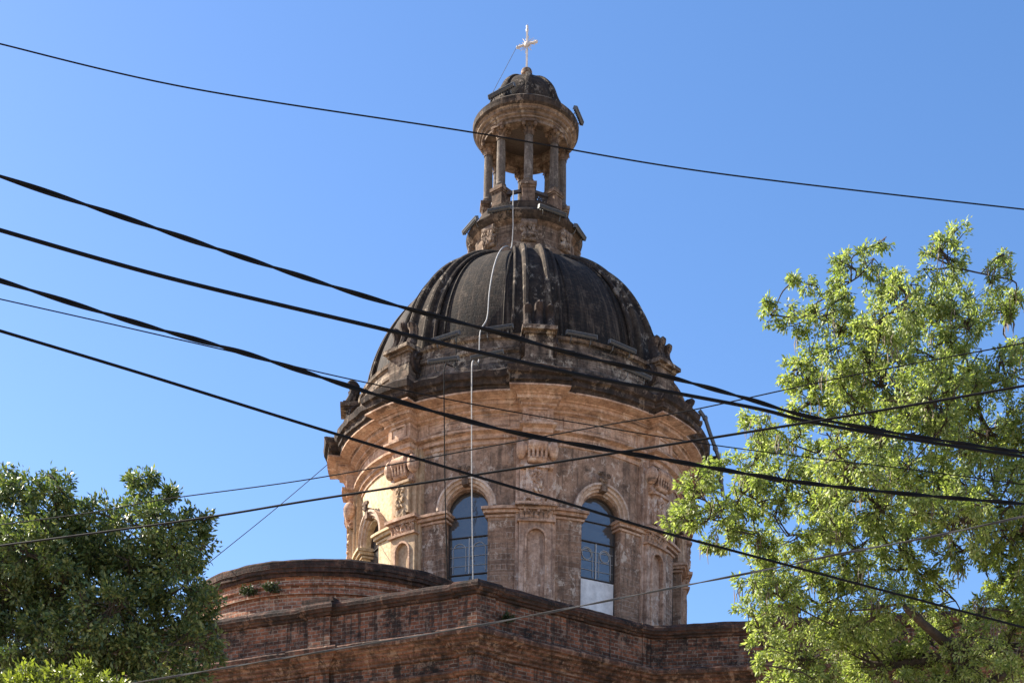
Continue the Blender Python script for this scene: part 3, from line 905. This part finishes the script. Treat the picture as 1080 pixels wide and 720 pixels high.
# flat roof behind the parapets, and the body of the nave behind
mb = MB(); zr = ZP - 1.35
poly = [path[0], c0, pin, path[-1]]
poly = [p + Vector((0, .4)) for p in poly] + [Vector((path[-1].x, 16)), Vector((path[0].x, 16))]
mb.face([(p.x, p.y, zr) for p in poly])
mb.build('roof', M['roof'], church, 0)
mb = MB(); e0, e1 = path[-1], path[0]
for a, b in ((Vector((e0.x, e0.y)), Vector((e0.x, 16))), (Vector((e0.x, 16)), Vector((e1.x, 16))), (Vector((e1.x, 16)), Vector((e1.x, e1.y)))):
    mb.face([(a.x, a.y, 0), (b.x, b.y, 0), (b.x, b.y, zr), (a.x, a.y, zr)])
mb.build('nave_wall', M['brick'], church, 0)

# round brick apse beside the drum
AP = at(362, 646, 50.5); ax, ay, az = AP.x, AP.y, AP.z; RA = 160 / F * 50.5
mb = MB()
mb.lathe([(RA - .28, zr - .2), (RA - .28, az - 1.05)], 96, c=(ax, ay))
mb.lathe([(RA - .28, az - 1.05), (RA - .18, az - 1.03), (RA - .18, az - .95), (RA - .24, az - .94), (RA - .24, az - .78), (RA - .16, az - .77), (RA - .16, az - .70), (RA - .2, az - .69), (RA - .2, az - .56), (RA - .1, az - .54)], 96, c=(ax, ay))
apse = mb.build('apse', M['turret_brick'], church, 25)
mb = MB()
mb.lathe([(RA - .1, az - .54), (RA - .1, az - .44), (RA - .03, az - .42), (RA - .03, az - .32), (RA, az - .3), (RA, az - .1), (RA - .06, az - .04), (RA - .5, az), (RA - 1.2, az + .12), (.05, az + .9)], 96, c=(ax, ay))
mb.build('apse_coping', M['coping'], apse, 25, wear=.03)

# downpipe on the right of the cornice
mb = MB()
cb = lambda px, py, th: None
pts = [pol(R(80), 186 / 30, Zc(445)), pol(R(81), 192 / 30, Zc(452)), pol(R(82), 197 / 30, Zc(466)), pol(R(83), 203 / 30, Zc(481)), pol(R(86), 209 / 30, Zc(492)), pol(R(88), 210 / 30, Zc(506)), pol(R(89), 213 / 30, Zc(522))]
mb.tube(pts, .07, 7)
for p in pts[1:-1:2]: mb.lump(p, (.1, .1, .1), None, 8, 5)
mb.build('downpipe', M['alu'], church)

# ------------------------------------------------------------------ floodlights
def make_flood(L):
    root = empty('floodlight', (0, 0, 0))
    mb = MB()                                    # trough housing, long in x, opening up and to -y
    sec = [(-.05, .05), (-.06, 0), (-.035, -.055), (.03, -.06), (.06, -.02), (.055, .05)]
    rows = [[(x, y, z) for y, z in sec] for x in (-L / 2, L / 2)]
    mb.grid(rows, closed=True)
    for r in (rows[0], rows[1][::-1]): mb.face(r)
    for k in range(int(L / .09)):
        x = -L / 2 + .06 + k * .09
        mb.box((x, 0, -.068), (.018, .08, .03))
    h = mb.build('housing', M['alu_dark'], root, 25)
    mb = MB()
    for sx in (-1, 1): mb.box((sx * (L / 2 + .012), 0, 0), (.024, .13, .13))
    mb.box((0, -.06, .055), (L, .016, .022)); mb.box((0, .062, .055), (L, .016, .022))
    mb.build('trim', M['alu'], root, 0)
    mb = MB(); mb.box((0, 0, .056), (L - .02, .10, .012)); mb.build('front_glass', M['lens'], root, 0)
    for sx in (-1, 1):
        mb = MB(); x = sx * L * .33
        mb.tube([(x, .02, -.05), (x, .05, -.2), (x, .22, -.27)], .018, 5)
        mb.build('bracket', M['alu'], root)
    return root
FL = make_flood(1.0); FS = make_flood(.85)
GR = 'floodlights round the dome and lantern'
first = {id(FL): True, id(FS): True}
def flood(src, th, r, yc, label, tilt=0, roll=0):
    o = src if first[id(src)] else copy_tree(src)
    first[id(src)] = False
    o.location = pol(R(th), r / 30, Zc(yc))
    o.rotation_euler = (R(tilt), R(roll), R(th))
    tag(o, label, 'floodlight', GR)
flood(FL, -22, 197, 472, 'long grey floodlight on the main cornice, left of the pale conduit', 10, 3)
flood(FL, -9.5, 200, 474, 'long grey floodlight on the main cornice, just right of the pale conduit', 14, -7)
flood(FL, 33, 199, 474, 'long grey floodlight on the main cornice below the right flank of the dome', 8, 4)
flood(FL, 18.5, 174.5, 438, 'long grey floodlight on the attic ledge just right of the front pedestal', 5, 0)
flood(FL, 33, 175, 439, 'long grey floodlight on the attic ledge, rightmost at the foot of the dome', 5, 3)
flood(FL, -25, 174.5, 438, 'long grey floodlight on the attic ledge, leftmost at the foot of the dome', 5, -4)
flood(FL, -8, 175, 437, 'long grey floodlight on the attic ledge behind the pale conduit', 5, -5)
flood(FL, -62, 63.5, 256, 'long grey floodlight tilted out over the left rim of the lantern base', 20, 0)
flood(FS, -24, 62, 255, 'short grey floodlight on the front of the lantern base, left of the middle column', 15, 4)
flood(FL, 27, 62, 255, 'long grey floodlight on the front of the lantern base, right of the middle column', 12, 2)
flood(FS, 66, 63, 259, 'short grey floodlight leaning out from the right rim of the lantern base', 20, 0)
flood(FL, -32, 48, 124, 'long grey floodlight lying at the foot of the small cupola, left side', 10, -6)
flood(FS, 72, 57.5, 133, 'short grey floodlight sticking out from the right side of the cupola cornice', 20, 0)

# ------------------------------------------------------------------ conduits down the dome
def spline(pts, n):
    pts = [Vector(p) for p in pts]; out = []
    m_ = len(pts) - 1
    for k in range(n + 1):
        u = k / n * m_; i = min(int(u), m_ - 1); t = u - i
        p0 = pts[max(i - 1, 0)]; p1 = pts[i]; p2 = pts[i + 1]; p3 = pts[min(i + 2, m_)]
        out.append(.5 * ((2 * p1) + (p2 - p0) * t + (2 * p0 - 5 * p1 + 4 * p2 - p3) * t * t + (3 * p1 - p0 - 3 * p2 + p3) * t ** 3))
    return out
def conduit(name, th, rad, mat, label, cat, low):
    pts = []
    if low == 'lantern':
        pts += [pol(R(-11), 62 / 30, Zc(238)), pol(R(-11), 63 / 30, Zc(258)), pol(R(-11), 61 / 30, Zc(276))]
        for t in (68, 60, 50, 40, 30, 20, 10):
            r, z = dome_pt(R(t), 4.0); f = -12.4
            pts.append(pol(R(f), r, z))
    pts += [pol(R(th), 178 / 30, Zc(441)), pol(R(th), 182 / 30, Zc(470)), pol(R(th), 204 / 30, Zc(481)), pol(R(th), 206 / 30, Zc(502)), pol(R(th), 204 / 30, Zc(540)), pol(R(th), 200 / 30, Zc(600)), pol(R(th), 190 / 30, Zc(690))]
    mb = MB(); mb.tube(spline(pts, 120), rad, 6)
    return tag(mb.build(name, mat), label, cat)
conduit('conduit', -13.1, .021, M['pale_cord'], 'pale conduit running from the lantern down the dome and past the left window', 'conduit', 'lantern')
conduit('cable', -20.6, .02, M['cable'], 'thin dark cable hanging from the main cornice left of the pale conduit', 'cable', '')

# ------------------------------------------------------------------ overhead wires
def wire(pix, d0, d1, rad, label, mat='cable', twist=0, ext=60, name='overhead_wire'):
    xs = [p[0] for p in pix]
    x0, x1 = xs[0], xs[-1]
    pts = []
    for x, y in pix:
        t = (x - x0) / (x1 - x0)
        pts.append(at(x, y, 1 / ((1 - t) / d0 + t / d1)))
    L = spline(pts, 240)
    ta, tb = (L[0] - L[6]).normalized(), (L[-1] - L[-7]).normalized()
    ta.z *= .3; tb.z *= .3
    L = [L[0] + ta * q for q in np.linspace(28, .3, 90)] + L + [L[-1] + tb * q for q in np.linspace(.3, 28, 90)]
    mb = MB()
    if twist:
        acc = 0; la = None
        run = [[] for _ in range(2)]
        for k, p in enumerate(L):
            t = (L[min(k + 1, len(L) - 1)] - L[max(k - 1, 0)]).normalized()
            if la is not None: acc += (p - la).length
            la = p
            s = t.cross(Vector((0, 0, 1))).normalized(); u = s.cross(t)
            f = 2 * PI * acc / twist + .8 * math.sin(acc * 1.7)
            for j in range(2):
                g_ = f + PI * j
                run[j].append(p + (s * math.cos(g_) + u * math.sin(g_)) * rad * .95)
        for j in range(2): mb.tube(run[j], rad, 7)
    else: mb.tube(L, rad, 6)
    return tag(mb.build(name, M[mat]), label, 'wire', 'overhead wires across the street')
wire([(-6, 45), (200, 93), (500, 140), (750, 182), (1090, 222)], 15, 17, .0075, 'thin wire highest of all, crossing in front of the lantern columns')
wire([(-6, 184), (119, 225.5), (261, 273), (400, 317), (530, 352), (600, 372), (700, 396), (787, 420), (856, 440), (960, 459), (1090, 479)], 10, 14, .0095, 'thick twisted black cable, uppermost of the thick ones at the left, crossing the dome', twist=1.0)
wire([(-6, 241), (178, 293), (400, 346), (500, 370), (620, 397), (700, 412), (800, 431), (856, 445), (960, 463), (1090, 483)], 10.6, 14.4, .0145, 'thick smooth black cable crossing the foot of the dome, second thick one from the top')
wire([(-6, 294), (139, 339), (267, 375), (400, 417), (530, 453), (640, 474), (700, 484), (773, 497), (850, 509), (950, 520), (1090, 532)], 10, 13, .0093, 'thick twisted black cable crossing the drum entablature, third thick one from the top', twist=.85)
wire([(-6, 314), (110, 340), (250, 372), (380, 402), (530, 432), (638, 450.5), (745, 468), (860, 483), (954, 494), (1090, 512)], 16, 20, .0065, 'thin wire starting just under the third thick cable at the left and sloping down right')
wire([(-6, 347), (150, 394), (330, 450), (492, 499), (613, 535), (692, 559), (779, 582), (900, 614), (1090, 664)], 10, 14, .0102, 'black cable sloping down right in front of both arched windows to the lower right')
wire([(-6, 576), (200, 548), (330, 527), (530, 496), (690, 471), (779, 457), (884, 440), (980, 424), (1090, 405)], 14, 10.5, .009, 'black cable rising to the right across the window arches and the big tree', mat='cable')
wire([(-6, 554), (97, 540), (175, 526), (330, 504.5), (530, 468), (645, 447), (731, 432), (898, 396), (1090, 360)], 18, 14, .006, 'thin wire rising to the right above the window arches')
wire([(140, 720), (344, 686), (500, 660), (616, 638), (707, 620), (820, 598), (884, 584), (980, 566), (1090, 542)], 16, 13, .0055, 'grey twin wire rising right along the brick parapet', mat='cable_grey', twist=1.4)
# short stay wires fixed at both ends
e = Vector(pol(R(-84), 201 / 30, Zc(500))); s_ = at(224, 590, 46.5)
mb = MB(); mb.tube(spline([s_ + (s_ - e) * .5, s_, (s_ + e) / 2 - Vector((0, 0, .04)), e], 40), .013, 5)
tag(mb.build('stay_wire', M['cable_grey']), 'thin pale wire from the left tip of the drum cornice down to the dark tree', 'wire')
mb = MB(); mb.tube([(-.33, 0, Zc(48)), Vector(pol(R(-70), 40 / 30, Zc(112)))], .009, 4)
tag(mb.build('stay_wire', M['cable_grey']), 'hair-thin stay wire from the arm of the cross to the small cupola', 'wire')

# ------------------------------------------------------------------ trees
def leaves_mesh(name, P0, D, L, W, mat, parent, base, fold=.25):
    """one folded leaf per row: base point, direction, length, width"""
    n = len(P0)
    D = D / np.linalg.norm(D, axis=1, keepdims=True)
    rnd = rng.normal(size=(n, 3))
    S = np.cross(D, rnd); S /= np.linalg.norm(S, axis=1, keepdims=True)
    N = np.cross(S, D)
    L = L[:, None]; W = W[:, None]
    mid = P0 + D * L * .45
    v = np.stack([P0, mid - S * W / 2 + N * W * fold, P0 + D * L + N * L * -.12, mid + S * W / 2 + N * W * fold], 1).reshape(-1, 3) - np.array(base)
    me = bpy.data.meshes.new(name)
    me.vertices.add(4 * n); me.vertices.foreach_set('co', v.ravel())
    me.loops.add(4 * n); me.loops.foreach_set('vertex_index', np.arange(4 * n))
    me.polygons.add(n); me.polygons.foreach_set('loop_start', np.arange(0, 4 * n, 4)); me.polygons.foreach_set('loop_total', np.full(n, 4))
    me.update(); me.validate()
    me.materials.append(mat)
    o = bpy.data.objects.new(name, me); sc.collection.objects.link(o); o.parent = parent
    return o

def tree(name, label, depth, trunk_px, lobes, leaf, twigs_per, leaves_per, leafmat_, group=None, pods=None, fork=None, trunk_r=.22, droop=.5, shell=.35, spread=1.6):
    base = at(trunk_px[0], trunk_px[1], depth); base.z = 0
    root = empty(name, base, label, 'tree', group)
    k = depth / F
    tr = MB(); nodes = []                    # (point, radius)
    fk = at(fork[0], fork[1], depth)
    trunk = spline([base, base.lerp(fk, .5) + Vector((.15, .1, 0)), fk], 10)
    tr.tube(trunk, [trunk_r * (1.25 - .5 * i / 10) for i in range(11)], 9)
    nodes = [(p, trunk_r * .7) for p in trunk[5:]]
    centres = []
    extra = []
    for (px, py, rp, off) in lobes:          # sprays that break up the outline
        for q in range(0 if py < 300 else 3 if rp > 24 else 1):
            f = random.uniform(0, 2 * PI); w_ = random.uniform(.28, .5)
            extra.append((px + math.cos(f) * rp * random.uniform(.7, 1.15), py + math.sin(f) * rp * random.uniform(.7, 1.1), rp * w_, off + random.uniform(-.5, .5)))
    for (px, py, rp, off) in list(lobes) + extra:
        centres.append((at(px, py, depth + off), rp * k))
    centres.sort(key=lambda c: (c[0] - fk).length)
    PP = []; DD = []
    podP = []
    for c, r in centres:
        best = min(nodes, key=lambda q: ((q[0] - c) * 1.0 + Vector((0, 0, (q[0] - c).z * .7))).length + (3.0 if q[0].z > c.z + .1 else 0) - min(.6, q[1] * 2))
        a, ra = best
        m1 = a.lerp(c, .45) + Vector((random.uniform(-.12, .12), random.uniform(-.12, .12), -.06 * (c - a).length + .05)) * 1.2
        limb = spline([a, m1, c], 8)
        r0_ = min(ra * .78, .025 + .042 * (c - a).length + r * .03); r1 = max(.012, r0_ * .45)
        tr.tube(limb, [r0_ + (r1 - r0_) * i / 8 for i in range(9)], 6)
        ln = [(limb[i], r0_ + (r1 - r0_) * i / 8) for i in range(2, 9)]
        nodes += ln
        nt_ = max(5, int(twigs_per * (r / (50 * k)) ** 2))
        subs = []
        for s in range(max(3, nt_ // 9)):     # secondary branches
            d = Vector(rng.normal(size=3)); d.normalize(); d.z = d.z * .8 + .25
            tip = c + d * r * random.uniform(.45, .85)
            a2 = random.choice(ln[2:])[0]
            bl = spline([a2, a2.lerp(tip, .5) + Vector((0, 0, -.05 * r)), tip], 5)
            tr.tube(bl, [min(.026, r * .04) * (1 - .7 * i / 5) for i in range(6)], 4)
            subs.append(bl)
        for s in range(nt_):
            d = Vector(rng.normal(size=3)); d.normalize()
            rad = r * (shell + (1.05 - shell) * random.random() ** .6)
            tip = c + Vector((d.x, d.y, d.z * .95)) * rad
            bl = min(random.sample(subs, min(4, len(subs))), key=lambda q: (q[-1] - tip).length)
            a2 = bl[random.randint(2, 5)]
            tw = spline([a2, a2.lerp(tip, .6) + Vector((0, 0, .06 * r)), tip], 5)
            tr.tube(tw, [.009 - .006 * i / 5 for i in range(6)], 3, cap=False)
            tdir = (tip - a2).normalized()
            nl_ = int(leaves_per * random.uniform(.6, 1.4))
            for q in range(nl_):
                u = 1 - random.random() ** 1.5 * .62
                i = min(int(u * 5), 4); pnt = tw[i].lerp(tw[i + 1], u * 5 - i)
                off = Vector(rng.normal(size=3)); off.normalize()
                PP.append(pnt + off * leaf[0] * random.random() * spread)
                dd = tdir * .7 + off * .9 + Vector((0, 0, -droop * random.random()))
                DD.append(dd)
            if pods and random.random() < pods and tip.z > 0:
                for q in range(random.randint(2, 6)):
                    podP.append(tip + Vector(rng.normal(size=3)) * .045)
    tr.build('trunk', M['bark'], root, 60, base=base)
    n = len(PP)
    L = leaf[0] * rng.uniform(.5, 1.4, n); W = leaf[1] * rng.uniform(.6, 1.35, n)
    leaves_mesh('crown', np.array(PP), np.array(DD), L, W, leafmat_, root, base)
    if podP:
        mb = MB()
        for p in podP:
            l_ = random.uniform(.14, .34); sx, sy = random.uniform(-.05, .05), random.uniform(-.05, .05)
            mb.tube([p, p + Vector((sx, sy, -l_ * .5)), p + Vector((sx * .4, sy * .4, -l_))], [.004, .010, .003], 3, cap=False)
        o = mb.build('seed_pods', M['pod'], root, 60, base=base); o['kind'] = 'stuff'
    print(name, 'leaves', n)
    return root, n

lob = [(905, 292, 30, 0), (925, 258, 17, .1), (886, 275, 16, 0), (1000, 280, 34, 0), (1010, 250, 15, .1), (983, 262, 14, 0), (1053, 292, 20, -.1), (1058, 268, 12, 0), (1066, 318, 12, .2),
       (838, 335, 22, .2), (812, 332, 13, .2), (880, 340, 36, -.2), (900, 410, 40, 1.2), (960, 420, 45, -1.3), (1020, 480, 45, 1.2), (900, 490, 45, -1.4), (950, 545, 45, 1.4), (870, 555, 38, 1.1), (1010, 545, 42, -1.3), (940, 330, 34, -1.2), (1000, 345, 36, 1.2), (830, 470, 30, .9), (800, 530, 24, .2), (840, 600, 34, .8), (900, 660, 44, 1.3), (985, 640, 34, 1.0), (950, 335, 42, .3), (1022, 338, 36, -.3), (850, 300, 12, .1), (866, 375, 30, .3), (930, 390, 46, -.4), (1000, 395, 48, .4),
       (1062, 392, 34, -.3), (1075, 365, 22, .3), (850, 425, 36, .1), (908, 450, 44, .5), (970, 450, 48, -.5), (1035, 450, 48, .4), (800, 450, 20, -.3), (795, 488, 24, 0),
       (728, 522, 25, -.9), (745, 498, 19, -1), (713, 552, 18, -.9), (752, 548, 25, -.8), (782, 522, 25, -.4), (792, 560, 22, -.3), (800, 605, 26, 0), (790, 650, 20, -.2), (768, 568, 12, -.6), (820, 500, 34, -.2), (860, 520, 42, .4), (918, 525, 48, -.5), (985, 520, 48, .6), (1050, 525, 50, -.4),
       (830, 565, 30, .2), (885, 585, 40, -.5), (950, 585, 42, .4), (1015, 580, 36, -.2), (1070, 580, 36, .4),
       (820, 625, 28, -.4), (808, 680, 22, -.5), (862, 640, 42, .2), (920, 640, 40, -.7), (975, 690, 38, .3), (1060, 640, 22, .3), (850, 695, 44, -.2), (912, 700, 46, .4), (1025, 690, 46, -.6), (1075, 680, 36, .2),
       (1120, 440, 55, 0), (1085, 470, 40, .6), (1080, 560, 40, -.6), (1075, 620, 36, .5), (1050, 330, 22, .3), (1130, 540, 60, .5), (1110, 360, 28, 0), (1125, 650, 55, -.3), (830, 745, 45, 0), (900, 755, 50, .4), (975, 760, 50, -.4), (1050, 755, 50, .3)]
tree('feathery_tree', 'tall light green feathery tree with brown seed pods on the right', 22.0, (1010, 900), lob, (.064, .028), 60, 44, M['leaf_light'], pods=.05, fork=(1018, 690), trunk_r=.26, droop=.9, spread=1.25)
lob2 = [(15, 520, 24, 0), (0, 545, 40, .4), (55, 528, 26, -.3), (60, 600, 46, 1.4), (120, 620, 46, 1.5), (20, 650, 46, 1.3), (90, 560, 34, 1.0), (170, 600, 34, 1.2), (160, 690, 42, 1.4), (80, 670, 46, 1.5), (15, 590, 40, 1.2), (72, 560, 34, .3), (35, 580, 42, -.5), (100, 590, 36, .4), (68, 515, 12, 0), (148, 518, 20, 0), (150, 505, 9, .1), (118, 540, 22, .2), (150, 555, 34, -.4), (188, 570, 30, .2), (205, 548, 14, 0), (214, 575, 13, -.2), (175, 532, 16, .3),
        (140, 610, 42, .4), (190, 615, 36, -.4), (212, 640, 24, .2), (60, 630, 48, .5), (110, 650, 46, -.5), (10, 625, 46, .2), (165, 665, 42, .3), (205, 680, 26, -.2), (60, 685, 46, -.2), (10, 690, 46, .4), (115, 705, 46, .4), (170, 712, 38, -.3), (-45, 580, 50, 0), (-45, 670, 55, .3), (50, 745, 50, 0), (130, 750, 50, .3)]
tree('broadleaf_tree', 'dense dark green broadleaf tree left of the brick parapet', 29.0, (90, 900), lob2, (.10, .048), 70, 36, M['leaf_dark'], fork=(95, 770), trunk_r=.24, droop=.3, shell=.45)
lob3 = [(20, 722, 20, 0), (62, 724, 20, .2), (98, 720, 17, -.1), (120, 728, 14, .1), (40, 745, 28, .2), (90, 748, 28, -.2), (-20, 735, 28, 0)]
tree('bushy_tree', 'low yellow green treetop in the bottom left corner before the dark tree', 20.0, (50, 900), lob3, (.085, .038), 90, 34, M['leaf_bush'], fork=(50, 790), trunk_r=.12, droop=.2, shell=.45)

# weeds rooted in the apse masonry and on the copings
def weed(px, py, th, label, size, b=None):
    b = b or Vector((ax + (RA - .1) * math.sin(th), ay - (RA - .1) * math.cos(th), az - .98))
    root = empty('weed', b, label, 'weed', 'weeds in the church walls')
    PPs = []; DDs = []; st = MB()
    for k in range(22):
        d = Vector((random.uniform(-1, 1), random.uniform(-1, -.1), random.uniform(.1, 1))).normalized()
        tip = b + d * size * random.uniform(.5, 1)
        st.tube([b, b.lerp(tip, .5) + Vector((0, 0, .03)), tip], [.008, .006, .003], 3, cap=False)
        for q in range(14):
            PPs.append(b.lerp(tip, random.uniform(.3, 1))); DDs.append(Vector(rng.normal(size=3)) + d)
    n = len(PPs)
    st.build('stem', M['bark'], root, base=b)
    leaves_mesh('foliage', np.array(PPs), np.array(DDs), np.full(n, .10) * rng.uniform(.6, 1.3, n), np.full(n, .04), M['leaf_weed'], root, b)
weed(286, 626, R(-28.5), 'dark leafy weed growing from the round brick apse, left one of two', .38)
weed(307, 623, R(-19.5), 'dark leafy weed growing from the round brick apse, right one of two', .42)
wb = c0 + dr_ * 1.05 + nr * .02
weed(0, 0, 0, 'small green weed rooted in the brick parapet just right of its corner', .28, Vector((wb.x, wb.y, ZP - .95)))
